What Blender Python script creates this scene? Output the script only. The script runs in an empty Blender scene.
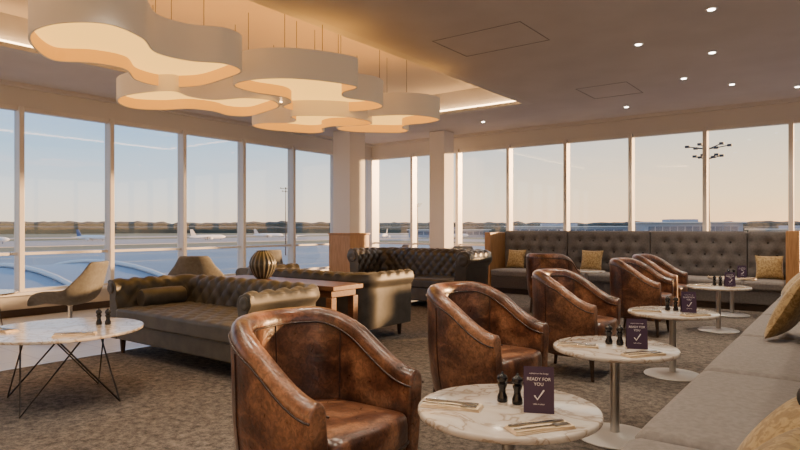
import bpy, bmesh, math, random
from mathutils import Vector, Matrix, noise
random.seed(4)
SC=bpy.context.scene
COL=SC.collection
pi=math.pi

# ------------------------------------------------------------ materials
def new_mat(name):
    m=bpy.data.materials.new(name); m.use_nodes=True
    nt=m.node_tree; b=nt.nodes["Principled BSDF"]
    return m,nt,b
def mat(name,c,rough=.5,metal=0,c2=None,scale=5,detail=3,bump=0,bscale=None,coat=0,lo=.35,hi=.65,stretch=None,sheen=0,dist=0):
    m,nt,b=new_mat(name)
    b.inputs["Base Color"].default_value=(*c,1); b.inputs["Roughness"].default_value=rough
    b.inputs["Metallic"].default_value=metal
    b.inputs["Coat Weight"].default_value=coat
    b.inputs["Sheen Weight"].default_value=sheen
    tc=nt.nodes.new("ShaderNodeTexCoord"); mp=nt.nodes.new("ShaderNodeMapping")
    nt.links.new(tc.outputs["Object"],mp.inputs[0])
    if stretch: mp.inputs["Scale"].default_value=stretch
    if c2:
        n=nt.nodes.new("ShaderNodeTexNoise"); n.inputs["Scale"].default_value=scale; n.inputs["Detail"].default_value=detail
        n.inputs["Distortion"].default_value=dist
        nt.links.new(mp.outputs[0],n.inputs["Vector"])
        r=nt.nodes.new("ShaderNodeValToRGB"); r.color_ramp.elements[0].position=lo; r.color_ramp.elements[1].position=hi
        r.color_ramp.elements[0].color=(*c,1); r.color_ramp.elements[1].color=(*c2,1)
        nt.links.new(n.outputs["Fac"],r.inputs[0]); nt.links.new(r.outputs[0],b.inputs["Base Color"])
    if bump:
        n2=nt.nodes.new("ShaderNodeTexNoise"); n2.inputs["Scale"].default_value=bscale or 60; n2.inputs["Detail"].default_value=4
        nt.links.new(mp.outputs[0],n2.inputs["Vector"])
        bp=nt.nodes.new("ShaderNodeBump"); bp.inputs["Strength"].default_value=bump; bp.inputs["Distance"].default_value=.01
        nt.links.new(n2.outputs["Fac"],bp.inputs["Height"]); nt.links.new(bp.outputs[0],b.inputs["Normal"])
    return m
def emis(name,c,s,base=None):
    m,nt,b=new_mat(name)
    b.inputs["Base Color"].default_value=(*(base or c),1); b.inputs["Roughness"].default_value=.8
    b.inputs["Emission Color"].default_value=(*c,1); b.inputs["Emission Strength"].default_value=s
    return m

M_ceil=mat("ceiling_paint",(.56,.52,.49),.8,c2=(.60,.56,.53),scale=2)
M_rec=mat("recess_paint_warm_glow",(.72,.58,.43),.8)  # warm lamp glow mixed into the recess ceiling colour
M_wall=mat("wall_paint",(.60,.57,.53),.7)
M_col=mat("column_plaster",(.80,.75,.69),.6)
M_frame=mat("window_frame_metal",(.64,.60,.55),.32)
M_pipe=mat("leather_piping",(.03,.013,.009),.4)
def leather():
    m,nt,b=new_mat("worn_highlit_leather"); b.inputs["Coat Weight"].default_value=.3; b.inputs["Coat Roughness"].default_value=.25
    tc=nt.nodes.new("ShaderNodeTexCoord")
    def N(s,d,dist=0):
        n=nt.nodes.new("ShaderNodeTexNoise"); n.inputs["Scale"].default_value=s; n.inputs["Detail"].default_value=d; n.inputs["Distortion"].default_value=dist
        nt.links.new(tc.outputs["Object"],n.inputs["Vector"]); return n
    n=N(4.5,7,.8); r=nt.nodes.new("ShaderNodeValToRGB"); e=r.color_ramp.elements
    e[0].position=.34; e[0].color=(.045,.017,.010,1); e[1].position=.68; e[1].color=(.33,.155,.080,1)  # mottled, worn leather; light tone also paints in highlights
    x=e.new(.5); x.color=(.115,.044,.022,1)
    nt.links.new(n.outputs["Fac"],r.inputs[0])
    n2=N(38,6,1.5); r2=nt.nodes.new("ShaderNodeValToRGB"); r2.color_ramp.elements[0].position=.40; r2.color_ramp.elements[0].color=(.5,.5,.5,1); r2.color_ramp.elements[1].position=.62; r2.color_ramp.elements[1].color=(1.2,1.16,1.12,1)
    nt.links.new(n2.outputs["Fac"],r2.inputs[0])
    mx=nt.nodes.new("ShaderNodeMixRGB"); mx.blend_type='MULTIPLY'; mx.inputs[0].default_value=.75
    nt.links.new(r.outputs[0],mx.inputs[1]); nt.links.new(r2.outputs[0],mx.inputs[2]); nt.links.new(mx.outputs[0],b.inputs["Base Color"])
    mr=nt.nodes.new("ShaderNodeMapRange"); mr.inputs[3].default_value=.20; mr.inputs[4].default_value=.44; nt.links.new(n2.outputs["Fac"],mr.inputs[0]); nt.links.new(mr.outputs[0],b.inputs["Roughness"])
    bp=nt.nodes.new("ShaderNodeBump"); bp.inputs["Strength"].default_value=.4; bp.inputs["Distance"].default_value=.012
    nt.links.new(N(16,8,.8).outputs["Fac"],bp.inputs["Height"]); nt.links.new(bp.outputs[0],b.inputs["Normal"])
    return m
M_leather=leather()
M_sofa=mat("sofa_velvet",(.034,.032,.027),.48,c2=(.064,.059,.049),scale=9,sheen=.12,bump=.1,bscale=200)
M_sofab=mat("sofa_grey_velvet",(.038,.035,.031),.5,c2=(.065,.060,.053),scale=9,sheen=.12)
M_chest=mat("chesterfield_leather",(.032,.027,.022),.33,c2=(.056,.047,.038),scale=6,coat=.25)
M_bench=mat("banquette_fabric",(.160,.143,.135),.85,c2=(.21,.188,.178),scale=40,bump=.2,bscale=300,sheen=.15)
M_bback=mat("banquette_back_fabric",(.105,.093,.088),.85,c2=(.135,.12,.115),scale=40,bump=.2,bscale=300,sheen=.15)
M_button=mat("banquette_button",(.04,.035,.033),.8)
M_dark=mat("dark_wood",(.030,.017,.012),.4,c2=(.05,.03,.02),scale=8,stretch=(1,1,8))
M_wood=mat("warm_wood",(.36,.18,.07),.4,c2=(.50,.27,.11),scale=6,stretch=(9,9,.8),detail=5)
M_wood2=mat("console_wood",(.12,.05,.024),.35,c2=(.20,.09,.042),scale=6,stretch=(.8,9,9),detail=5)
M_metal=mat("brushed_steel",(.66,.65,.63),.28,.85)
M_steel=mat("cutlery_steel",(.28,.27,.26),.25,.9)
M_white=mat("white_satin",(.72,.70,.68),.35)
M_black=mat("black_gloss",(.012,.012,.014),.2)
M_wire=mat("dark_wire",(.05,.047,.045),.4,.6)
M_mastm=mat("galvanised_mast",(.04,.04,.045),.6)
M_shell=mat("grey_chair_fabric",(.13,.128,.12),.7,c2=(.17,.167,.16),scale=30)
M_napkin=mat("napkin_linen",(.64,.50,.33),.9,c2=(.70,.56,.39),scale=60)
M_card=mat("purple_card",(.045,.022,.058),.5)
M_cardtxt=mat("card_white_print",(.8,.78,.8),.5)
M_gold=mat("gold_cushion",(.25,.155,.05),.65,c2=(.42,.29,.12),scale=38,detail=3,lo=.44,hi=.56,dist=1.0,sheen=.3,bump=.3,bscale=40)
M_rim=emis("lampshade_fabric",(1,.72,.42),.09,(.82,.77,.69))
M_diff=emis("lamp_diffuser",(1.0,.50,.085),2.3,(.5,.38,.2))
M_rimin=emis("lampshade_lining",(1.0,.36,.03),.85,(.5,.35,.15))
M_cove=emis("cove_led",(1.0,.66,.32),13)
M_spot=emis("downlight_lens",(1.0,.9,.75),20)

def marble():
    m,nt,b=new_mat("marble"); b.inputs["Roughness"].default_value=.15
    tc=nt.nodes.new("ShaderNodeTexCoord")
    n=nt.nodes.new("ShaderNodeTexNoise"); n.inputs["Scale"].default_value=4.5; n.inputs["Detail"].default_value=7; n.inputs["Distortion"].default_value=1.8
    nt.links.new(tc.outputs["Object"],n.inputs["Vector"])
    r=nt.nodes.new("ShaderNodeValToRGB"); e=r.color_ramp.elements
    e[0].position=.36; e[0].color=(.56,.51,.46,1); e[1].position=.64; e[1].color=(.60,.56,.51,1)
    x=e.new(.49); x.color=(.32,.25,.19,1); x=e.new(.455); x.color=(.52,.46,.40,1); x=e.new(.53); x.color=(.54,.49,.43,1)
    nt.links.new(n.outputs["Fac"],r.inputs[0]); nt.links.new(r.outputs[0],b.inputs["Base Color"]); return m
M_marble=marble()

def carpet():
    m,nt,b=new_mat("carpet"); b.inputs["Roughness"].default_value=.95
    tc=nt.nodes.new("ShaderNodeTexCoord")
    n=nt.nodes.new("ShaderNodeTexNoise"); n.inputs["Scale"].default_value=17; n.inputs["Detail"].default_value=8; n.inputs["Roughness"].default_value=.88
    n3=nt.nodes.new("ShaderNodeTexNoise"); n3.inputs["Scale"].default_value=2.2; n3.inputs["Detail"].default_value=4
    nt.links.new(tc.outputs["Object"],n.inputs["Vector"]); nt.links.new(tc.outputs["Object"],n3.inputs["Vector"])
    r=nt.nodes.new("ShaderNodeValToRGB"); e=r.color_ramp.elements
    e[0].position=.41; e[0].color=(.038,.032,.028,1); e[1].position=.60; e[1].color=(.25,.208,.175,1)
    nt.links.new(n.outputs["Fac"],r.inputs[0])
    mx=nt.nodes.new("ShaderNodeMixRGB"); mx.blend_type='MULTIPLY'; mx.inputs[0].default_value=.4
    nt.links.new(r.outputs[0],mx.inputs[1]); nt.links.new(n3.outputs["Fac"],mx.inputs[2]); nt.links.new(mx.outputs[0],b.inputs["Base Color"])
    bp=nt.nodes.new("ShaderNodeBump"); bp.inputs["Strength"].default_value=.5; bp.inputs["Distance"].default_value=.01
    nt.links.new(n.outputs["Fac"],bp.inputs["Height"]); nt.links.new(bp.outputs[0],b.inputs["Normal"])
    return m
M_carpet=carpet()
def tile():
    m,nt,b=new_mat("floor_tiles"); b.inputs["Roughness"].default_value=.3
    tc=nt.nodes.new("ShaderNodeTexCoord"); br=nt.nodes.new("ShaderNodeTexBrick"); br.offset=0
    br.inputs["Color1"].default_value=(.50,.47,.44,1); br.inputs["Color2"].default_value=(.54,.51,.47,1); br.inputs["Mortar"].default_value=(.34,.32,.30,1)
    br.inputs["Scale"].default_value=1; br.inputs["Mortar Size"].default_value=.006; br.inputs["Brick Width"].default_value=.6; br.inputs["Row Height"].default_value=.6
    nt.links.new(tc.outputs["Object"],br.inputs["Vector"]); nt.links.new(br.outputs["Color"],b.inputs["Base Color"]); return m
M_tile=tile()
def glass():
    m=bpy.data.materials.new("window_glass"); m.use_nodes=True; nt=m.node_tree; nt.nodes.clear()
    o=nt.nodes.new("ShaderNodeOutputMaterial"); mx=nt.nodes.new("ShaderNodeMixShader"); t=nt.nodes.new("ShaderNodeBsdfTransparent"); g=nt.nodes.new("ShaderNodeBsdfGlossy")
    g.inputs["Roughness"].default_value=.02; mx.inputs[0].default_value=.05; t.inputs[0].default_value=(.98,.985,.985,1)
    nt.links.new(t.outputs[0],mx.inputs[1]); nt.links.new(g.outputs[0],mx.inputs[2]); nt.links.new(mx.outputs[0],o.inputs[0]); return m
M_glass=glass()

# ------------------------------------------------------------ helpers
def empty(name,loc=(0,0,0),rz=0,parent=None):
    o=bpy.data.objects.new(name,None); COL.objects.link(o); o.location=loc; o.rotation_euler=(0,0,rz); o.empty_display_size=.1
    if parent: o.parent=parent
    return o
def mesh(name,v,f,m,parent=None,loc=(0,0,0),rot=(0,0,0),smooth=True,bevel=0,seg=3,ang=40):
    me=bpy.data.meshes.new(name); me.from_pydata([tuple(p) for p in v],[],f); me.update()
    bm=bmesh.new(); bm.from_mesh(me); bmesh.ops.recalc_face_normals(bm,faces=bm.faces); bm.to_mesh(me); bm.free()
    if m: me.materials.append(m)
    if smooth:
        for p in me.polygons: p.use_smooth=True
        try: me.set_sharp_from_angle(angle=math.radians(50))
        except Exception: pass
    o=bpy.data.objects.new(name,me); COL.objects.link(o); o.location=loc; o.rotation_euler=rot
    if parent: o.parent=parent
    if bevel:
        b=o.modifiers.new("bevel",'BEVEL'); b.width=bevel; b.segments=seg; b.limit_method='ANGLE'; b.angle_limit=math.radians(ang)
    return o
def boxdata(bs):
    v=[];f=[]
    for (x0,x1,y0,y1,z0,z1) in bs:
        i=len(v)
        v+=[(x0,y0,z0),(x1,y0,z0),(x1,y1,z0),(x0,y1,z0),(x0,y0,z1),(x1,y0,z1),(x1,y1,z1),(x0,y1,z1)]
        f+=[(i,i+3,i+2,i+1),(i+4,i+5,i+6,i+7),(i,i+1,i+5,i+4),(i+1,i+2,i+6,i+5),(i+2,i+3,i+7,i+6),(i+3,i,i+4,i+7)]
    return v,f
def boxes(name,bs,m,parent=None,bevel=0,**k):
    v,f=boxdata(bs); return mesh(name,v,f,m,parent,smooth=bevel>0,bevel=bevel,**k)
def lathe(name,prof,m,parent=None,loc=(0,0,0),n=48,rfn=None,rot=(0,0,0)):
    v=[];f=[]
    for r,z in prof:
        for i in range(n):
            a=2*pi*i/n; rr=r*(rfn(a,z) if rfn else 1)
            v.append((rr*math.cos(a),rr*math.sin(a),z))
    for j in range(len(prof)-1):
        for i in range(n):
            f.append((j*n+i,j*n+(i+1)%n,(j+1)*n+(i+1)%n,(j+1)*n+i))
    f.append(tuple(range(n))[::-1]); f.append(tuple((len(prof)-1)*n+i for i in range(n)))
    return mesh(name,v,f,m,parent,loc,rot)
def tube(name,polys,r,m,parent=None,loc=(0,0,0),cyc=False):
    cu=bpy.data.curves.new(name,'CURVE'); cu.dimensions='3D'; cu.bevel_depth=r; cu.bevel_resolution=3; cu.use_fill_caps=True
    for pts in polys:
        s=cu.splines.new('POLY'); s.points.add(len(pts)-1)
        for q,p in zip(s.points,pts): q.co=(*p,1)
        s.use_cyclic_u=cyc
    cu.materials.append(m)
    o=bpy.data.objects.new(name,cu); COL.objects.link(o); o.location=loc
    if parent: o.parent=parent
    return o
def slab(name,w,d,h,topfn,m,parent,loc=(0,0,0),rot=(0,0,0),nx=14,ny=14,bevel=.03):
    v=[];f=[]
    for k in (0,1):
        for j in range(ny+1):
            for i in range(nx+1):
                x=(i/nx-.5)*w; y=(j/ny-.5)*d
                v.append((x,y,0 if k==0 else h+topfn(x,y)))
    N=(nx+1)*(ny+1); I=lambda i,j,k:k*N+j*(nx+1)+i
    for j in range(ny):
        for i in range(nx):
            f.append((I(i,j,0),I(i,j+1,0),I(i+1,j+1,0),I(i+1,j,0))); f.append((I(i,j,1),I(i+1,j,1),I(i+1,j+1,1),I(i,j+1,1)))
    for i in range(nx):
        f.append((I(i,0,0),I(i+1,0,0),I(i+1,0,1),I(i,0,1))); f.append((I(i+1,ny,0),I(i,ny,0),I(i,ny,1),I(i+1,ny,1)))
    for j in range(ny):
        f.append((I(0,j+1,0),I(0,j,0),I(0,j,1),I(0,j+1,1))); f.append((I(nx,j,0),I(nx,j+1,0),I(nx,j+1,1),I(nx,j,1)))
    return mesh(name,v,f,m,parent,loc,rot,bevel=bevel,seg=4,ang=60)
def bulge(w,d,b): return lambda x,y:b*max(0,1-(2*x/w)**4)*max(0,1-(2*y/d)**4)
def tuftval(s,t,pu,pv,A):
    a=s/pu+t/pv; b=s/pu-t/pv
    h=A*(abs(math.sin(pi*a)*math.sin(pi*b)))**.45
    return h
def tuft(w,d,pu,pv,A,b=.01):
    def fn(x,y):
        e=max(0,1-(2*x/w)**10)*max(0,1-(2*y/d)**10)
        return e*(tuftval(x,y,pu,pv,A)+b)
    return fn
def upath(hw,yf,yb,rc,step):
    pts=[]
    L=yb-rc-yf; n=max(2,int(L/step))
    for i in range(n): pts.append((-hw,yf+L*i/n,-1,0))
    na=max(5,int(rc*pi/2/step*1.5))
    for i in range(na): 
        a=pi-pi/2*i/na; pts.append((-hw+rc+rc*math.cos(a),yb-rc+rc*math.sin(a),math.cos(a),math.sin(a)))
    W=2*(hw-rc)
    if W>step:
        n2=int(W/step)
        for i in range(n2): pts.append((-hw+rc+W*i/n2,yb,0,1))
    for i in range(na):
        a=pi/2-pi/2*i/na; pts.append((hw-rc+rc*math.cos(a),yb-rc+rc*math.sin(a),math.cos(a),math.sin(a)))
    for i in range(n+1): pts.append((hw,yb-rc-L*i/n,1,0))
    out=[];s=0
    for i,p in enumerate(pts):
        if i: s+=math.hypot(p[0]-pts[i-1][0],p[1]-pts[i-1][1])
        out.append((*p,s))
    return out
def resample(pts,step):
    out=[]
    for a,b in zip(pts,pts[1:]+pts[:1]):
        L=math.hypot(a[0]-b[0],a[1]-b[1]); n=max(1,int(round(L/step)))
        for i in range(n):
            k=i/n; out.append(tuple(a[j]*(1-k)+b[j]*k for j in range(3)))
    return out
def ushell(name,path,proffn,m,parent,tf=None,bevel=0):
    S=path[-1][4]; v=[];f=[]; np_=None
    for (x,y,nx,ny,s) in path:
        pr=proffn(s/S); np_=len(pr); t=0
        for j,(o,z,w) in enumerate(pr):
            po,pz,_=pr[j-1]; qo,qz,_=pr[(j+1)%np_]
            if j: t+=math.hypot(o-po,z-pz)
            if tf and w>0:
                L=math.hypot(qo-po,qz-pz) or 1; no=-(qz-pz)/L; nz=(qo-po)/L
                h=tuftval(s-S/2,t,*tf)*w
                o+=no*h; z+=nz*h
            v.append((x+nx*o,y+ny*o,z))
    n=len(path)
    for i in range(n-1):
        for j in range(np_):
            k=(j+1)%np_
            f.append((i*np_+j,i*np_+k,(i+1)*np_+k,(i+1)*np_+j))
    f.append(tuple(range(np_))); f.append(tuple((n-1)*np_+j for j in range(np_))[::-1])
    return mesh(name,v,f,m,parent,bevel=bevel,seg=3,ang=62)
def pad(name,outline,levels,m,parent,loc=(0,0,0)):
    cx=sum(p[0] for p in outline)/len(outline); cy=sum(p[1] for p in outline)/len(outline); n=len(outline)
    v=[];f=[]
    for s,z in levels:
        for x,y in outline: v.append((cx+(x-cx)*s,cy+(y-cy)*s,z))
    for j in range(len(levels)-1):
        for i in range(n): f.append((j*n+i,j*n+(i+1)%n,(j+1)*n+(i+1)%n,(j+1)*n+i))
    f.append(tuple(range(n))[::-1]); f.append(tuple((len(levels)-1)*n+i for i in range(n)))
    return mesh(name,v,f,m,parent,loc)
def leg(name,x,y,z1,r0,r1,m,parent,dx=0,dy=0):
    v=[];f=[];n=12
    for (cx,cy,z,r) in ((x+dx,y+dy,0,r0),(x,y,z1,r1)):
        for i in range(n): v.append((cx+r*math.cos(2*pi*i/n),cy+r*math.sin(2*pi*i/n),z))
    for i in range(n): f.append((i,(i+1)%n,n+(i+1)%n,n+i))
    f+= [tuple(range(n))[::-1],tuple(range(n,2*n))]
    return mesh(name,v,f,m,parent)

# ------------------------------------------------------------ room shell
XL,XR,YB,YF=-9.0,2.8,10.84,-4.04
CZ=3.15
boxes("floor",[(-5.7,XR,YF,YB,-.1,0)],M_carpet)
boxes("floor_tiled_strip",[(XL,-5.7,YF,YB,-.1,0)],M_tile)
boxes("trim_1",[(-5.715,-5.69,YF,YB,0,.004)],M_metal)
RX0,RX1,RY0,RY1=-7.4,-4.0,.5,8.8
boxes("ceiling",[(XL-.2,RX0,YF,YB+.2,CZ,3.65),(RX1,XR+.2,YF,YB+.2,CZ,3.65),(RX0,RX1,YF,RY0,CZ,3.65),(RX0,RX1,RY1,YB+.2,CZ,3.65)],M_ceil)
boxes("ceiling_recess",[(RX0,RX1,RY0,RY1,3.55,3.65)],M_rec)
lip=.13
boxes("trim_2",[(RX0,RX0+lip,RY0,RY1,CZ,CZ+.05),(RX1-lip,RX1,RY0,RY1,CZ,CZ+.05),(RX0+lip,RX1-lip,RY0,RY0+lip,CZ,CZ+.05),(RX0+lip,RX1-lip,RY1-lip,RY1,CZ,CZ+.05)],M_wall)
boxes("cove_led_strip",[(RX0+.03,RX0+.06,RY0+.1,RY1-.1,CZ+.06,CZ+.09),(RX1-.06,RX1-.03,RY0+.1,RY1-.1,CZ+.06,CZ+.09),(RX0+.1,RX1-.1,RY0+.03,RY0+.06,CZ+.06,CZ+.09),(RX0+.1,RX1-.1,RY1-.06,RY1-.03,CZ+.06,CZ+.09)],M_cove)
WT=2.85; WS=.30
boxes("wall_left",[(XL-.2,XL,YF,YB,-.1,WS),(XL-.2,XL,YF,YB,WT,CZ)],M_wall)
boxes("wall_back",[(XL-.2,XR+.2,YB,YB+.2,-.1,WS),(XL-.2,XR+.2,YB,YB+.2,WT,CZ)],M_wall)
boxes("wall_right",[(XR,XR+.2,YF,YB,-.1,WS),(XR,XR+.2,YF,YB,WT,CZ)],M_wall)  # unseen side, opened up as glazing to let more light across
boxes("wall_front",[(XL-.2,XR+.2,YF-.2,YF,-.1,CZ+.5)],M_wall)
boxes("trim_3",[(XL,XL+.16,YF,YB,WS,WS+.035)],M_white)
boxes("trim_4",[(XL+.16,XR,YB-.16,YB,WS,WS+.035)],M_white)
boxes("trim_5",[(XL,XL+.10,YF,YB,CZ-.05,CZ),(XL+.1,XR,YB-.10,YB,CZ-.05,CZ)],M_wall)
boxes("baseboard_left",[(XL,XL+.02,YF,YB,0,.1)],M_dark)
boxes("baseboard_back",[(XL,XR,YB-.02,YB,0,.1)],M_dark)
# windows
k=1
my=[YB-1.24*i for i in range(13)]
for side in (0,1):  # second pass is the right-hand row: unseen windows added for cross light
    for i in range(12):
        y1,y0=my[i],my[i+1]; w=.032
        e=empty("window_%d"%k); k+=1
        X=(lambda a,b:(XL+a,XL+b)) if side==0 else (lambda a,b:(XR-b,XR-a))
        boxes("frame",[(*X(-.13,.05),y0-w,y0+w,WS,WT),(*X(-.1,0),y0+w,y1-w,WT-.06,WT),(*X(-.1,0),y0+w,y1-w,WS,WS+.07),(*X(-.07,-.02),y0+w,y1-w,.83,.87)],M_frame,e,bevel=.006)
        boxes("pane",[(*X(-.06,-.05),y0+w,y1-w,WS+.07,WT-.06)],M_glass,e)
mx=[XL+1.18*i for i in range(11)]
for i in range(10):
    x0,x1=mx[i],mx[i+1]; w=.032
    e=empty("window_%d"%k); k+=1
    boxes("frame",[(x1-w,x1+w,YB-.05,YB+.13,WS,WT),(x0+w,x1-w,YB,YB+.1,WT-.06,WT),(x0+w,x1-w,YB,YB+.1,WS,WS+.07),(x0+w,x1-w,YB+.02,YB+.07,.83,.87)],M_frame,e,bevel=.006)
    boxes("pane",[(x0+w,x1-w,YB+.05,YB+.06,WS+.07,WT-.06)],M_glass,e)
boxes("trim_6",[(XL-.2,XL+.06,YB-.06,YB+.2,WS,WT)],M_frame)
M_hatch=mat("hatch_shadow_gap",(.28,.26,.245),.8)
def hatch(x0,x1,y0,y1):
    g=.008
    boxes("ceiling_access_hatch",[(x0,x1,y0,y0+g,CZ-.004,CZ),(x0,x1,y1-g,y1,CZ-.004,CZ),(x0,x0+g,y0+g,y1-g,CZ-.004,CZ),(x1-g,x1,y0+g,y1-g,CZ-.004,CZ)],M_hatch)
hatch(-3.5,-2.5,5.2,5.9); hatch(-3.1,-2.4,8.2,9.0)
# columns
def column(x,y,w,wood):
    e=empty("column",(x,y,0))
    boxes("shaft",[(-w/2,w/2,-w/2,w/2,0,CZ)],M_col,e,bevel=.01)
    if wood:
        W=w/2+.06
        boxes("timber_cladding",[(-W,W,-W,W,0,1.07)],M_wood,e,bevel=.008)
        boxes("cladding_cap",[(-W-.015,W+.015,-W-.015,W+.015,1.07,1.10)],M_wood,e,bevel=.006)
    else:
        boxes("skirting",[(-w/2-.02,w/2+.02,-w/2-.02,w/2+.02,0,.12)],M_dark,e)
    return e
column(-8.15,9.1,.46,True); column(-6.68,10.27,.36,False)

# ------------------------------------------------------------ downlights and added fill
dl=empty("downlights_and_added_fill")
pos=[(-1.81,6.6),(-1.0,5.93),(-1.24,7.4),(-1.75,8.46),(-1.3,9.2),(-.6,9.9),(-2.9,9.9),(-5.4,9.7),(-1.0,4.3),(-2.4,4.3),(-1.0,2.6),(-2.4,2.6),(-1,1),(-2.6,1),(-3.3,-1),(-1,-1),(-5.6,-1),(-5.6,-3),(-2,-3),(-8.0,6.0),(-8.0,2.5),(-8.0,-.5),(.8,5),(.8,8),(-3.4,1.9),(-3.4,.2),(-6.5,-.4),(.8,1.5),(-.3,-2)]  # fittings in view, plus out-of-view ones added to light the room
for (x,y) in pos:
    lathe("trim_ring",[(.050,-.006),(.056,0)],M_white,dl,(x,y,CZ),n=24)
    lathe("lens",[(.030,-.010),(.034,-.005)],M_spot,dl,(x,y,CZ),n=20)
    L=bpy.data.lights.new("spot",'SPOT'); L.energy=118; L.color=(1,.82,.62); L.spot_size=math.radians(110); L.spot_blend=.8; L.shadow_soft_size=.05
    o=bpy.data.objects.new("beam",L); COL.objects.link(o); o.location=(x,y,CZ-.02); o.parent=dl

# ------------------------------------------------------------ pendant lamps
BONE=[(-4.98,1.97),(-4.62,1.80),(-4.25,1.82),(-3.99,2.03),(-4.08,2.34),(-4.33,2.60),(-4.33,2.88),(-4.17,3.12),(-4.26,3.36),(-4.60,3.44),(-5.05,3.46),(-5.34,3.26),(-5.30,2.96),(-5.02,2.70),(-5.04,2.45),(-5.22,2.22)]
BC=(-4.68,2.66)
def spline(P,per=14):
    out=[];n=len(P)
    for i in range(n):
        p0,p1,p2,p3=P[i-1],P[i],P[(i+1)%n],P[(i+2)%n]
        for k_ in range(per):
            t=k_/per
            out.append(tuple(.5*((2*p1[j])+(-p0[j]+p2[j])*t+(2*p0[j]-5*p1[j]+4*p2[j]-p3[j])*t*t+(-p0[j]+3*p1[j]-3*p2[j]+p3[j])*t**3) for j in (0,1)))
    return out
def pendant(x,y,zb,s,rz=0,hh=.28,flip=1):
    e=empty("cloud_pendant_lamp",(x,y,zb),rz)
    out=spline([((p[0]-BC[0])*s*flip,(p[1]-BC[1])*s) for p in BONE]); n=len(out)
    if flip<0: out=out[::-1]
    inn=[]
    for i in range(n):
        a,b_=out[i-1],out[(i+1)%n]; tx,ty=b_[0]-a[0],b_[1]-a[1]; L=math.hypot(tx,ty)
        inn.append((out[i][0]-ty/L*.016,out[i][1]+tx/L*.016))
    v=[];f=[]
    for pts,z in ((inn,.0),(out,0),(out,hh),(inn,hh)):
        v+=[(p[0],p[1],z) for p in pts]
    for j in range(3):
        for i in range(n): f.append((j*n+i,j*n+(i+1)%n,(j+1)*n+(i+1)%n,(j+1)*n+i))
    mesh("shade",v,f,M_rim,e)
    v=[(p[0]*.998,p[1]*.998,z) for z in (0.003,hh-.003) for p in inn]; f=[(i,(i+1)%n,n+(i+1)%n,n+i) for i in range(n)]
    mesh("lining",v,f,M_rimin,e)
    v=[(p[0]*.995,p[1]*.995,.11) for p in inn]+[(p[0]*.995,p[1]*.995,.12) for p in inn]
    f=[tuple(range(n))[::-1],tuple(range(n,2*n))]
    mesh("diffuser",v,f,M_diff,e,smooth=False)
    top=3.55-zb
    tube("suspension_wires",[[(a*s,b_*s,.12),(a*s,b_*s,top)] for a,b_ in ((.2,-.55),(-.2,-.5),(.15,.5),(-.35,.5))],.003,M_wire,e)
pendant(-4.68,2.66,2.57,1.0,0,.30)
pendant(-5.55,3.85,2.52,.92,-.35,.22,-1)
pendant(-4.50,4.50,2.57,.96,.55,.28,-1)
pendant(-5.45,5.35,2.50,.84,1.3,.22)
pendant(-4.88,6.15,2.55,.84,.9,.27)

# ------------------------------------------------------------ tub chair
def tub(x,y,rz):
    e=empty("leather_tub_chair",(x,y,0),rz); e.scale=(.93,.93,1)
    path=upath(.255,-.31,.255,.25,.025)
    def H(fr):
        q=abs(2*fr-1); t=min(1,max(0,(q-.26)/.74)); t=t*t*(3-2*t); return .845-.235*t
    def prof(fr):
        h=H(fr)
        p=[(.01,.20,0),(0,.36,0),(.005,.45,0),(.015,h-.06,0)]
        for i in range(7):
            a=pi-pi*i/6; p.append((.0625+.047*math.cos(a),h-.05+.05*math.sin(a),0))
        p+=[(.108,h-.08,0),(.10,.46,0),(.085,.32,0),(.06,.20,0)]
        return p
    ushell("shell",path,prof,M_leather,e,bevel=.014)
    S=path[-1][4]
    for o_,dz in ((.113,-.062),(.010,-.062)):
        pts=[(px+nx*o_,py+ny*o_,H(s/S)+dz) for (px,py,nx,ny,s) in path]
        tube("piping",[pts],.0045,M_pipe,e)
    for fr in (.28,.5,.72):
        p=min(path,key=lambda q:abs(q[4]/S-fr)); h=H(fr)
        tube("seam",[[(p[0]+p[2]*o_,p[1]+p[3]*o_,z) for o_,z in ((.062,.21),(.087,.33),(.102,.46),(.110,h-.08))]],.0035,M_pipe,e)
        tube("seam",[[(p[0]+p[2]*o_,p[1]+p[3]*o_,z) for o_,z in ((.004,.45),(.014,h-.06))]],.003,M_pipe,e)
    def D(hw,yf,yb,r=.06):
        o=[]; 
        for a in range(13): t=pi*a/12; o.append((hw*math.cos(t),yb-hw+hw*math.sin(t)))
        for a in range(5): t=pi+pi/2*a/4; o.append((-hw+r+r*math.cos(t),yf+r+r*math.sin(t)))
        for i in range(1,8):
            u=i/8; o.append((-hw+r+(2*hw-2*r)*u,yf-.02*math.sin(pi*u)))
        for a in range(5): t=1.5*pi+pi/2*a/4; o.append((hw-r+r*math.cos(t),yf+r+r*math.sin(t)))
        return o
    pad("seat_cushion",D(.25,-.335,.24),[(.93,.31),(.985,.32),(1,.345),(1,.40),(.985,.43),(.95,.445),(.85,.455),(.6,.465),(.3,.468)],M_leather,e)
    pad("seat_apron",D(.262,-.30,.27,.03),[(.97,.17),(1,.185),(1,.31)],M_leather,e)
    pts=[(q[0]*1.0,q[1],.335) for q in D(.252,-.337,.24)][13:]
    tube("cushion_piping",[pts],.004,M_pipe,e)
    for sx in (-1,1):
        leg("leg",sx*.25,-.25,.20,.014,.024,M_dark,e,sx*.01,-.015); leg("leg",sx*.19,.23,.22,.014,.024,M_dark,e,sx*.02,.03)
    return e
R90=pi/2
for (x,y,r) in [(-1.73,1.74,R90+.02),(-1.83,3.27,R90-.05),(-1.86,4.88,R90),(-1.95,7.2,R90),(-2.05,8.45,R90),(-3.45,8.15,pi)]:
    tub(x,y,r)

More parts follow.
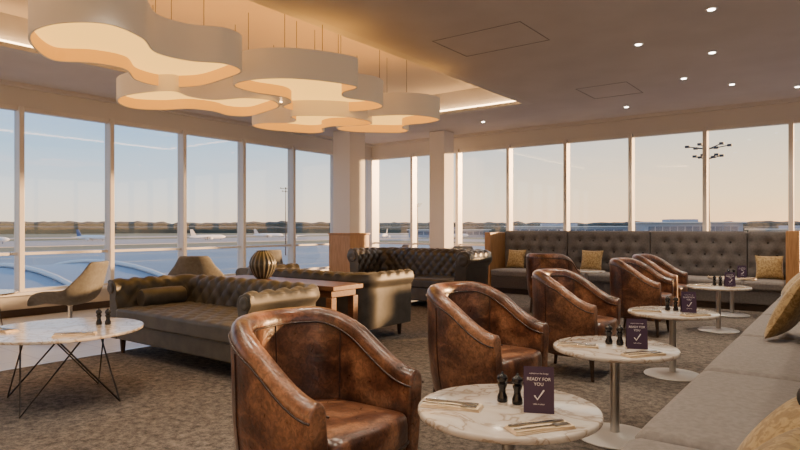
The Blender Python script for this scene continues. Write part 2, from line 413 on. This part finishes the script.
# ------------------------------------------------------------ sofas
def sofa(name,x,y,rz,W,D,H,roll,m,tf,seat_tuft=True,ncush=1,bol=False,base=.14):
    e=empty(name,(x,y,0),rz)
    T=.03+2*roll; hw=W/2-T; yf=-D/2+.02; yb=D/2-T
    path=upath(hw,yf,yb,.10,.02)
    p=[(0,base,0),(0,.34,0),(.004,.40,1),(.03,H-roll,1)]
    for i in range(1,13):
        a=pi-(pi*1.12)*i/12; p.append((.03+roll+roll*math.cos(a),H-roll+roll*math.sin(a),1 if i<9 else 0))
    oo=.03+roll*1.45
    p+=[(oo,H-2*roll,0),(oo-.01,base,0)]
    pr=resample(p,.02)
    ushell("tufted_arms_and_back",path,lambda fr:pr,m,e,tf=tf,bevel=.006)
    for sx in (-1,1):
        cx=sx*(hw+.03+roll); 
        lathe("arm_scroll",[(roll*.80,0),(roll*.80,.012),(roll*.62,.02),(roll*.25,.014)],m,e,(cx,yf+.004,H-roll),n=28,rot=(pi/2,0,0))
    boxes("base_frame",[(-hw-.005,hw+.005,-D/2+.03,yb+.01,base,.30)],m,e,bevel=.012)
    cw=2*hw/ncush
    for i in range(ncush):
        d=yb+D/2-.02
        fn=tuft(cw,d,tf[0]*1.1,tf[1]*1.1,.022,.006) if seat_tuft else bulge(cw,d,.03)
        slab("seat_cushion",cw-.008,d,.14,fn,m,e,(-hw+cw*(i+.5),(yb-D/2)/2+.0,.29),nx=int(cw/.02) if seat_tuft else 16,ny=int(d/.02) if seat_tuft else 16,bevel=.03)
    for sx in (-1,1):
        for yy in (-D/2+.09,D/2-.14):
            leg("leg",sx*(W/2-.16),yy,base+.01,.018,.03,M_dark,e)
    if bol:
        for sx in (-1,1):
            lathe("bolster_cushion",[(.03,-.235),(.075,-.23),(.088,-.21),(.092,-.1),(.092,.1),(.088,.21),(.075,.23),(.03,.235)],m,e,(sx*(hw-.10),-.02,.52),n=28,rot=(pi/2,0,0))
    return e
sofa("tufted_sofa",-4.70,3.38,0,2.14,.92,.69,.068,M_sofa,(.16,.19,.026),bol=True)
sofa("tufted_sofa",-4.95,5.08,pi,2.0,.90,.72,.07,M_sofab,(.16,.19,.024))
sofa("chesterfield_sofa",-5.5,7.85,0,2.35,.95,.85,.115,M_chest,(.15,.17,.028),seat_tuft=False,ncush=2,base=.1)

# console table + vase
e=empty("console_table",(-4.62,4.17,0))
boxes("top",[(-.88,.88,-.21,.21,.625,.67)],M_wood2,e,bevel=.006)
boxes("apron",[(-.82,.82,-.17,.17,.56,.625)],M_wood2,e,bevel=.004)
for sx in (-1,1):
    for sy in (-1,1): boxes("leg",[(sx*.80-.035,sx*.80+.035,sy*.15-.035,sy*.15+.035,0,.56)],M_wood2,e,bevel=.004)
boxes("lower_shelf",[(-.80,.80,-.15,.15,.16,.19)],M_wood2,e,bevel=.004)
m,nt,b=new_mat("ribbed_vase_glaze"); b.inputs["Roughness"].default_value=.3
tc=nt.nodes.new("ShaderNodeTexCoord"); sp=nt.nodes.new("ShaderNodeSeparateXYZ"); nt.links.new(tc.outputs["Object"],sp.inputs[0])
at=nt.nodes.new("ShaderNodeMath"); at.operation='ARCTAN2'; nt.links.new(sp.outputs[1],at.inputs[0]); nt.links.new(sp.outputs[0],at.inputs[1])
mu=nt.nodes.new("ShaderNodeMath"); mu.operation='MULTIPLY'; mu.inputs[1].default_value=18; nt.links.new(at.outputs[0],mu.inputs[0])
sn=nt.nodes.new("ShaderNodeMath"); sn.operation='SINE'; nt.links.new(mu.outputs[0],sn.inputs[0])
cr=nt.nodes.new("ShaderNodeValToRGB"); cr.color_ramp.elements[0].position=.3; cr.color_ramp.elements[0].color=(.04,.04,.034,1); cr.color_ramp.elements[1].position=.75; cr.color_ramp.elements[1].color=(.20,.185,.15,1)
nt.links.new(sn.outputs[0],cr.inputs[0]); nt.links.new(cr.outputs[0],b.inputs["Base Color"])
vp=[(.05,0),(.075,.01),(.11,.06),(.135,.12),(.138,.17),(.12,.22),(.085,.265),(.06,.285),(.062,.295),(.05,.295),(.05,.25)]
lathe("ribbed_vase",vp,m,None,(-4.95,4.17,.67),n=216,rfn=lambda a,z:1+.03*math.sin(18*a))

# ------------------------------------------------------------ banquettes
def buttons(name,pts,parent,axis):
    v=[];f=[];n=8
    for (x,y,z) in pts:
        b0=len(v)
        for r,h in ((.016,0),(.013,.006),(.005,.009)):
            for i in range(n):
                c,s=r*math.cos(2*pi*i/n),r*math.sin(2*pi*i/n)
                v.append((x+c,y-h,z+s) if axis=='y' else (x-h,y+c,z+s))
        for j in range(2):
            for i in range(n): f.append((b0+j*n+i,b0+j*n+(i+1)%n,b0+(j+1)*n+(i+1)%n,b0+(j+1)*n+i))
        f.append(tuple(b0+2*n+i for i in range(n)))
    mesh(name,v,f,M_button,parent)
e=empty("banquette_bench")   # along the back windows
bx0,bx1=-5.38,-.74
boxes("plinth",[(bx0,bx1,9.98,10.6,0,.1)],M_dark,e)
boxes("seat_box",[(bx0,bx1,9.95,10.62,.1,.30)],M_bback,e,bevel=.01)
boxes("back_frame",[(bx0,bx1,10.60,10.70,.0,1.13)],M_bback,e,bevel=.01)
seams=[-5.38,-4.12,-2.69,-1.28,-.74]
def dimple(w,d,px,py,A):
    def fn(x,y):
        e_=max(0,1-(2*x/w)**8)*max(0,1-(2*y/d)**8)
        h=A
        for j in (-1,0,1):
            yy=j*py; off=px/2 if j==0 else 0
            xx=(x+off)/px; xx=(xx-round(xx))*px
            h-=A*1.3*math.exp(-((xx)**2+(y-yy)**2)/.0035)
        return e_*h
    return fn
bt=[]
for a,b_ in zip(seams,seams[1:]):
    w=b_-a
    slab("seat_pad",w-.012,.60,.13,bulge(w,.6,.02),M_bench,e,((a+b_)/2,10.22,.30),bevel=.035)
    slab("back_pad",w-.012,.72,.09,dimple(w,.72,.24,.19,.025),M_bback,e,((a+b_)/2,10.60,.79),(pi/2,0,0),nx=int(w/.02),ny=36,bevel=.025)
    for j in (-1,0,1):
        off=.12 if j==0 else 0
        for i in range(-4,5):
            xx=i*.24-off
            if abs(xx)<w/2-.06: bt.append(((a+b_)/2+xx,10.508,.79+j*.19))
buttons("back_buttons",bt,e,'y')
boxes("end_panel",[(bx0-.12,bx0,9.93,10.70,0,1.12),(bx1,bx1+.16,9.93,10.70,0,1.16)],M_wood,e,bevel=.008)
e=empty("banquette_bench")   # along the right
y0,y1=1.0,9.85
boxes("plinth",[(-.56,.05,y0,y1,0,.1)],M_dark,e)
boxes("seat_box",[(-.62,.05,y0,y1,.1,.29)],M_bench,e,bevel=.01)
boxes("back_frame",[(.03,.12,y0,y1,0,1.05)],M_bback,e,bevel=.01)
n=7; L=(y1-y0)/n; bt=[]
for i in range(n):
    yc=y0+L*(i+.5)
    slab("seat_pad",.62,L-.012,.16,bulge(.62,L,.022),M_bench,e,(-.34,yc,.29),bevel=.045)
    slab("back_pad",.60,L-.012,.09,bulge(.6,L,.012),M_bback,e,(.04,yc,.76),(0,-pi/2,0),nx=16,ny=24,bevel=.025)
    for j in (-1,0,1):
        for q in range(-2,3): bt.append((-.062,yc+q*.24-(.12 if j==0 else 0),.76+j*.17))
buttons("back_buttons",bt,e,'x')

# scatter cushions
def cushion(x,y,z,s,rz,tilt,th=.15):
    n=20; v=[];f=[];idx={}
    for sgn in (1,-1):
        for j in range(n+1):
            for i in range(n+1):
                u=i/n*2-1; w=j/n*2-1
                edge=(i in(0,n)) or (j in (0,n))
                if edge and sgn==-1: idx[(i,j,-1)]=idx[(i,j,1)]; continue
                px=s/2*u*(1-.07*(1-w*w)*abs(u)); pz=s/2*w*(1-.07*(1-u*u)*abs(w))
                t=th/2*((1-u*u)*(1-w*w))**.42
                idx[(i,j,sgn)]=len(v); v.append((px,sgn*t,pz))
    for sgn in (1,-1):
        for j in range(n):
            for i in range(n): f.append((idx[(i,j,sgn)],idx[(i+1,j,sgn)],idx[(i+1,j+1,sgn)],idx[(i,j+1,sgn)]))
    o=mesh("gold_cushion",v,f,M_gold,None,(x,y,z+s/2*math.cos(tilt)+.01),(-tilt,0,rz))
    return o
cushion(-5.05,10.34,.44,.36,0,.30)
cushion(-3.62,10.34,.44,.38,0,.3)
cushion(-.97,10.30,.44,.36,.15,.32)
cushion(-.42,7.3,.48,.42,-R90+.2,.75)
cushion(-.30,4.72,.47,.50,-R90-.15,.50)
cushion(-.155,1.98,.465,.30,-R90+.35,.70,.12)
cushion(-.17,1.62,.465,.32,-R90-.1,.65,.12)

# ------------------------------------------------------------ tables and tableware
def mill(x,y,z,s=1,c=None):
    p=[(.019,0),(.021,.004),(.020,.02),(.014,.035),(.013,.05),(.018,.062),(.019,.07),(.012,.075),(.019,.082),(.021,.092),(.016,.103),(.006,.108),(.004,.116)]
    return lathe("pepper_mill",[(a*s,b*s) for a,b in p],c or M_black,None,(x,y,z),n=24)
def setting(x,y,z,rz,s=1):
    e=empty("napkin_with_cutlery",(x,y,z),rz); e.scale=(s,s,s)
    v=[];f=[];nx,ny=16,6
    for l,(w,d,zz) in enumerate(((.23,.085,.0),(.225,.08,.004),(.22,.076,.008))):
        b0=len(v)
        for k2 in (0,1):
            for j in range(ny+1):
                for i in range(nx+1):
                    xx=(i/nx-.5)*w; yy=(j/ny-.5)*d
                    zz2=zz+k2*.0035+.0012*math.sin(xx*40+l)*k2
                    v.append((xx,yy+.003*math.sin(xx*18+l),zz2))
        N=(nx+1)*(ny+1); I=lambda i,j,k2:b0+k2*N+j*(nx+1)+i
        for j in range(ny):
            for i in range(nx):
                f.append((I(i,j,0),I(i,j+1,0),I(i+1,j+1,0),I(i+1,j,0))); f.append((I(i,j,1),I(i+1,j,1),I(i+1,j+1,1),I(i,j+1,1)))
        for i in range(nx): f.append((I(i,0,0),I(i+1,0,0),I(i+1,0,1),I(i,0,1))); f.append((I(i+1,ny,0),I(i,ny,0),I(i,ny,1),I(i+1,ny,1)))
        for j in range(ny): f.append((I(0,j+1,0),I(0,j,0),I(0,j,1),I(0,j+1,1))); f.append((I(nx,j,0),I(nx,j+1,0),I(nx,j+1,1),I(nx,j,1)))
    mesh("napkin",v,f,M_napkin,e)
    boxes("knife",[(-.11,-.02,.012,.022,.0135,.018),(-.02,.10,.010,.026,.0145,.0165)],M_steel,e,bevel=.0015)
    boxes("fork",[(-.11,.04,-.024,-.017,.0135,.0165),(.04,.062,-.033,-.008,.0140,.0165)]+[(.062,.10,-.033+.0072*i,-.0295+.0072*i,.0140,.016) for i in range(4)],M_steel,e,bevel=.001)
    return e
def card(x,y,z,rz):
    e=empty("menu_tent_card",(x,y,z),rz); w,h,d=.055,.165,.03
    t=.002
    v=[(-w,-d,0),(w,-d,0),(w,0,h),(-w,0,h),(-w,d,0),(w,d,0),(-w,-d+t,0),(w,-d+t,0),(w,0,h-.012),(-w,0,h-.012),(w,d-t,0),(-w,d-t,0)]
    f=[(0,1,2,3),(3,2,5,4),(6,9,8,7),(9,11,10,8),(0,6,7,1),(4,5,10,11),(0,3,9,6),(3,4,11,9),(1,7,8,2),(2,8,10,5)]
    mesh("card",v,f,M_card,e,smooth=False)
    ang=math.atan2(h,d)
    def on(u,hh): k_=hh/h; return (u,-d*(1-k_)-.0015,hh)
    for body,hh,sz in (("READY FOR",.115,.0165),("YOU",.097,.0165),("welcome to the lounge",.138,.0075),("table is clean",.03,.008)):
        cu=bpy.data.curves.new("txt",'FONT'); cu.body=body; cu.size=sz; cu.align_x='CENTER'; cu.extrude=.0002; cu.materials.append(M_cardtxt)
        o=bpy.data.objects.new("lettering",cu); COL.objects.link(o); o.parent=e; o.location=on(0,hh); o.rotation_euler=(ang,0,0)
    a=Vector(on(-.016,.062)); b_=Vector(on(-.005,.048)); c=Vector(on(.019,.082))
    tube("tick_mark",[[a,b_,c]],.0028,M_cardtxt,e)
    return e
def bistro(x,y,r=.345,z=.52,set_=True,rz=0):
    e=empty("marble_bistro_table",(x,y,0),rz)
    lathe("marble_top",[(r-.010,z-.026),(r-.002,z-.022),(r,z-.012),(r-.003,z-.003),(r-.008,z)],M_marble,e,n=96)
    lathe("column",[(.06,z-.04),(.06,z-.0265)],M_metal,e,n=32)
    lathe("stem",[(.026,.02),(.026,z-.04)],M_metal,e,n=32)
    lathe("base_disc",[(.215,0),(.22,.006),(.215,.012),(.05,.018),(.035,.03)],M_white,e,n=64)
    if set_:
        c,s=math.cos(rz),math.sin(rz); zz=z+.0005
        P=lambda a,b:(x+a*c-b*s,y+a*s+b*c,zz)
        setting(*P(-.17,-.13),.30,1); setting(*P(.20,-.16),.95,1)
        mill(*P(-.05,.05)); mill(*P(.012,.055)); card(*P(.115,.02),.45)
    return e
bistro(-1.045,2.07); bistro(-1.09,3.50); bistro(-1.17,5.25); bistro(-1.25,7.85); bistro(-1.32,9.35,r=.30); bistro(-3.40,9.45,r=.30,set_=False)

def wiretable(x,y,r,z):
    e=empty("wire_leg_coffee_table",(x,y,0))
    lathe("top",[(r-.02,z-.022),(r-.004,z-.018),(r,z-.008),(r-.004,z)],M_marble,e,n=96)
    pol=[]
    for i in range(4):
        a=2*pi*i/4+.55
        f_=(r*.80*math.cos(a),r*.80*math.sin(a),.006)
        p1=(r*.5*math.cos(a+1.15),r*.5*math.sin(a+1.15),z-.022); p2=(r*.5*math.cos(a-1.15),r*.5*math.sin(a-1.15),z-.022)
        pol.append([p1,f_,p2])
    tube("wire_legs",pol,.006,M_wire,e)
    tube("wire_ring",[[(r*.5*math.cos(2*pi*i/40),r*.5*math.sin(2*pi*i/40),z-.028) for i in range(40)]],.006,M_wire,e,cyc=True)
wiretable(-4.40,1.93,.52,.50)
setting(-4.05,1.85,.5005,1.0,1.1); setting(-4.62,1.62,.5005,.25,1.1); mill(-4.36,2.16,.5005); mill(-4.31,2.20,.5005)
wiretable(-7.55,2.45,.36,.50); setting(-7.5,2.4,.5005,.4)

def shell_chair(x,y,rz):
    e=empty("grey_lounge_chair",(x,y,0),rz)
    P=[(-.30,.385,.27),(-.27,.41,.29),(-.15,.415,.31),(0,.395,.325),(.12,.39,.33),(.20,.43,.33),(.25,.51,.315),(.29,.62,.285),(.33,.73,.24),(.36,.81,.20),(.375,.845,.17)]
    n=14; v=[];f=[]
    for k_,(yy,zz,w) in enumerate(P):
        tt=k_/(len(P)-1)
        for i in range(n+1):
            u=i/n*2-1
            seat=math.sin(pi*min(1,tt/.75))**.8 if tt<.75 else 0
            back=max(0,min(1,(tt-.35)/.3))
            v.append((u*w*(1+.10*seat*u*u),yy-.11*back*abs(u)**2.5*(1-.4*tt),zz+.17*seat*abs(u)**4))
    for k_ in range(len(P)-1):
        for i in range(n): f.append((k_*(n+1)+i,k_*(n+1)+i+1,(k_+1)*(n+1)+i+1,(k_+1)*(n+1)+i))
    o=mesh("seat_shell",v,f,M_shell,e)
    s=o.modifiers.new("thick",'SOLIDIFY'); s.thickness=.03; s.offset=0
    s=o.modifiers.new("sub",'SUBSURF'); s.levels=1; s.render_levels=2
    slab("seat_pad",.42,.40,.04,bulge(.42,.4,.012),M_shell,e,(0,-.06,.41),bevel=.018)
    lathe("swivel_post",[(.03,.05),(.022,.08),(.022,.36),(.06,.39)],M_metal,e,n=24)
    for i in range(4):
        a=pi/4+i*pi/2
        tube("base_spoke",[[(0,0,.08),(.30*math.cos(a),.30*math.sin(a),.018)]],.012,M_metal,e)
    return e
shell_chair(-6.72,3.02,-.93)
shell_chair(-6.95,4.75,-2.3)
shell_chair(-7.75,10.0,-.6); shell_chair(-6.0,9.9,.4); shell_chair(-7.9,6.6,-1.6)

# ------------------------------------------------------------ outside world
GZ=-8
M_apron=mat("apron_concrete_sky_tint",(.16,.20,.27),.45,c2=(.23,.27,.34),scale=.03,detail=6)  # shade and sky reflection put into the colour as blue
M_grass=mat("airfield_grass",(.15,.17,.10),.9,c2=(.26,.24,.15),scale=.004,detail=5)
M_taxi=mat("taxiway",(.42,.39,.37),.8)
M_line=mat("apron_marking",(.50,.48,.42),.8)
M_tree=mat("distant_trees_hazed",(.055,.068,.065),.95,c2=(.09,.10,.085),scale=.02)  # distance haze put into the green as a bluish tint
M_bld=mat("terminal_cladding",(.36,.39,.45),.6,c2=(.30,.34,.41),scale=.03)
M_bld2=mat("terminal_glazing",(.10,.14,.20),.25)
M_plane=mat("aircraft_white",(.85,.85,.87),.4)
M_tail=mat("aircraft_tail_paint",(.10,.14,.28),.4)
M_tail2=mat("aircraft_tail_paint_white",(.6,.58,.58),.4)
boxes("airfield_ground",[(-4500,4500,-3000,5500,GZ-1,GZ-.3)],M_grass)
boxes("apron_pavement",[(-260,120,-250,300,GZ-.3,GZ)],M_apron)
boxes("taxiway_strip",[(-470,-330,-900,900,GZ-.3,GZ-.1)],M_taxi)
boxes("taxiway_strip",[(-640,-570,-900,900,GZ-.3,GZ-.1)],M_taxi)
boxes("taxiway_strip",[(-320,900,360,430,GZ-.3,GZ-.12)],M_taxi)
boxes("taxiway_strip",[(-560,900,600,660,GZ-.3,GZ-.12)],M_taxi)
boxes("apron_markings",[(-250+i*46,-249.4+i*46,-200,290,GZ,GZ+.02) for i in range(5)]+[(-255,100,60+i*70,60.6+i*70,GZ+.02,GZ+.04) for i in range(4)],M_line)
def treeline(R,h,a0,a1,seed):
    random.seed(seed); n=420; v=[];f=[]
    for i in range(n+1):
        a=a0+(a1-a0)*i/n; hh=h*(.85+.12*noise.noise(Vector((i*.05,seed,0)))+.16*noise.noise(Vector((i*.4,seed*3,1)))+.08*random.random())
        for rr,z in ((R,GZ-.3),(R,GZ+hh*.8),(R+15,GZ+hh),(R+60,GZ+hh*.9),(R+60,GZ-.3)):
            v.append((-rr*math.sin(a),rr*math.cos(a),z))
    for i in range(n):
        for j in range(4): f.append((i*5+j,i*5+j+1,(i+1)*5+j+1,(i+1)*5+j))
    mesh("distant_treeline",v,f,M_tree)
treeline(1500,26,-.7,1.9,2); treeline(1150,14,-.7,1.9,5)
def terminal(x,y,rz,w,d,h):
    e=empty("airport_terminal_building",(x,y,GZ),rz)
    boxes("hall",[(-w/2,w/2,-d/2,d/2,-.3,h)],M_bld,e)
    boxes("roof",[(-w/2-2,w/2+2,-d/2-2,d/2+2,h,h+.8)],M_white,e)
    boxes("glazing",[(-w/2+3+i*(w-6)/12,-w/2+3+(i+.85)*(w-6)/12,-d/2-.3,-d/2,h*.35,h*.8) for i in range(12)],M_bld2,e)
    boxes("plant_room",[(-w*.2,w*.1,-d/4,d/4,h+.8,h+3)],M_bld,e)
terminal(-195,490,.5,95,40,10); terminal(-105,510,.5,70,40,13); terminal(-30,530,.5,60,30,8); terminal(-330,520,.6,80,30,7)
def plane(x,y,rz,s=1,tm=None):
    e=empty("parked_aircraft",(x,y,GZ+3.2*s),rz); e.scale=(s,s,s)
    lathe("fuselage",[(.1,-17),(.9,-16),(1.6,-14),(1.9,-11),(1.9,8),(1.3,14),(.5,18)],M_plane,e,n=20,rot=(-pi/2,0,0))
    mesh("wings",[(0,-4,-.6),(0,3,-.6),(16,7,.4),(16,5,.4),(-16,7,.4),(-16,5,.4),(0,-4,-.2),(0,3,-.2),(16,7,.6),(16,5,.6),(-16,7,.6),(-16,5,.6)],[(0,1,2,3),(0,5,4,1),(6,9,8,7),(6,7,10,11),(0,3,9,6),(1,7,8,2),(2,8,9,3),(0,6,11,5),(5,11,10,4),(4,10,7,1)],M_plane,e,smooth=False)
    mesh("tail_fin",[(-.2,16.5,1),(-.2,11,1),(-.2,15,7),(-.2,17.5,7),(.2,16.5,1),(.2,11,1),(.2,15,7),(.2,17.5,7)],[(0,1,2,3),(4,7,6,5),(0,4,5,1),(1,5,6,2),(2,6,7,3),(3,7,4,0)],tm or M_tail,e,smooth=False)
    for sx in (-1,1): lathe("engine",[(.7,-1.5),(1,-.8),(1,1),(.6,1.8)],M_plane,e,(sx*5.5,-.5,-1.5),n=16,rot=(pi/2,0,0))
    boxes("landing_gear",[(-.2,.2,-12.5,-12,-3.2,-1),(-2.5,-2.1,1.5,2,-3.2,-.5),(2.1,2.5,1.5,2,-3.2,-.5)],M_bld2,e)
for i,(x,y,r,s) in enumerate([(-400,132,2.4,.8),(-430,208,1.9,.8),(-385,87,.7,.8),(-390,276,2.9,.8),(-380,350,1.0,.8),(-340,428,.5,.8),(-430,28,1.6,.8),(-285,458,2.3,.8),(-440,378,2.6,.8),(-150,395,1.1,.8),(-80,395,.3,.8)]):
    plane(x,y,r,s,M_tail if i%3==1 else M_tail2)
def mast(x,y,top,s=1):
    e=empty("floodlight_mast",(x,y,GZ))
    H=top-GZ
    lathe("pole",[(.45*s,.05),(.2*s,H)],M_mastm,e,n=12)
    pol=[]
    for zz,r in ((H,3.8*s),(H-2*s,2.4*s)):
        for i in range(6):
            a=2*pi*i/6+.3; pol.append([(0,0,zz-.6*s),(r*math.cos(a),r*math.sin(a),zz)])
            boxes("lamp_head",[(-.4*s,.4*s,-.4*s,.4*s,-.22*s,.22*s)],M_mastm,e,loc=(r*math.cos(a),r*math.sin(a),zz))
    tube("arms",pol,.11*s,M_mastm,e)
mast(-23,133,17.6); mast(-151,137,14.5,.5); mast(-250,60,12,.5); mast(-170,240,13,.5)
e=empty("pier_roof",(-44,0,GZ))
v=[];f=[];n=16
M_roof=mat("pier_roof_metal",(.24,.30,.40),.4,.3)
for yy in (-40,22):
    for i in range(n+1):
        a=pi*i/n; v.append((12*math.cos(a),yy,4.0+2.6*math.sin(a)))
    v+= [(-12,yy,0),(12,yy,0)]
m_=n+3
f=[(i,i+1,m_+i+1,m_+i) for i in range(n)]+[(n,n+1,m_+n+1,m_+n),(n+1,n+2,m_+n+2,m_+n+1),(n+2,0,m_,m_+n+2),tuple(range(m_)),tuple(range(m_,2*m_))]
mesh("vault",v,f,M_roof,e)
tube("ribs",[[(12.1*math.cos(pi*i/n),yy,4.0+2.75*math.sin(pi*i/n)) for i in range(n+1)] for yy in range(-38,23,6)],.16,M_white,e)

# ------------------------------------------------------------ sky and sun
w=bpy.data.worlds.new("sunset_sky"); SC.world=w; w.use_nodes=True; nt=w.node_tree; bg=nt.nodes["Background"]
tc=nt.nodes.new("ShaderNodeTexCoord"); sp=nt.nodes.new("ShaderNodeSeparateXYZ"); nt.links.new(tc.outputs["Generated"],sp.inputs[0])
def ramp(cols):
    r=nt.nodes.new("ShaderNodeValToRGB"); e=r.color_ramp.elements
    e[0].position=cols[0][0]; e[0].color=(*cols[0][1],1); e[1].position=cols[-1][0]; e[1].color=(*cols[-1][1],1)
    for p,c in cols[1:-1]: q=e.new(p); q.color=(*c,1)
    nt.links.new(sp.outputs[2],r.inputs[0]); return r
cool=ramp([(0,(1.1,.88,.66)),(.05,(.86,.88,.86)),(.13,(.42,.66,.92)),(.24,(.26,.50,.88)),(.5,(.30,.46,.72)),(1,(.22,.34,.58))])
warm=ramp([(0,(1.9,1.0,.38)),(.05,(1.6,1.05,.50)),(.15,(1.0,.86,.62)),(.5,(.52,.56,.62)),(1,(.22,.34,.58))])
saz=math.radians(35)
sx,sy=math.sin(saz),math.cos(saz)
dp=nt.nodes.new("ShaderNodeVectorMath"); dp.operation='DOT_PRODUCT'; dp.inputs[1].default_value=(sx,sy,0); nt.links.new(tc.outputs["Generated"],dp.inputs[0])
mr=nt.nodes.new("ShaderNodeMapRange"); mr.inputs[1].default_value=-.05; mr.inputs[2].default_value=.9; nt.links.new(dp.outputs["Value"],mr.inputs[0])
mxn=nt.nodes.new("ShaderNodeMixRGB"); nt.links.new(mr.outputs[0],mxn.inputs[0]); nt.links.new(cool.outputs[0],mxn.inputs[1]); nt.links.new(warm.outputs[0],mxn.inputs[2])
nz=nt.nodes.new("ShaderNodeTexNoise"); nz.inputs["Scale"].default_value=3; mpp=nt.nodes.new("ShaderNodeMapping"); mpp.inputs["Scale"].default_value=(1,1,9)
nt.links.new(tc.outputs["Generated"],mpp.inputs[0]); nt.links.new(mpp.outputs[0],nz.inputs["Vector"])
mr2=nt.nodes.new("ShaderNodeMapRange"); mr2.inputs[1].default_value=.5; mr2.inputs[2].default_value=.8; mr2.inputs[4].default_value=.18; nt.links.new(nz.outputs["Fac"],mr2.inputs[0])
mx2=nt.nodes.new("ShaderNodeMixRGB"); mx2.inputs[2].default_value=(1.1,.88,.68,1); nt.links.new(mr2.outputs[0],mx2.inputs[0]); nt.links.new(mxn.outputs[0],mx2.inputs[1])
nt.links.new(mx2.outputs[0],bg.inputs[0]); bg.inputs[1].default_value=1.6
L=bpy.data.lights.new("sun",'SUN'); L.energy=16.0; L.color=(1,.56,.24); L.angle=math.radians(2.0)
o=bpy.data.objects.new("sun",L); COL.objects.link(o); el=math.radians(6)
d=Vector((-sx*math.cos(el),-sy*math.cos(el),-math.sin(el))); o.rotation_euler=d.to_track_quat('-Z','Y').to_euler(); o.location=(5,20,8)

# ------------------------------------------------------------ camera
cam=bpy.data.cameras.new("camera"); cam.sensor_width=36; cam.lens=27; cam.shift_y=.00375; cam.clip_end=8000; cam.clip_start=.05
o=bpy.data.objects.new("camera",cam); COL.objects.link(o); o.location=(0,0,1.2); o.rotation_euler=(pi/2,0,math.radians(37)); SC.camera=o
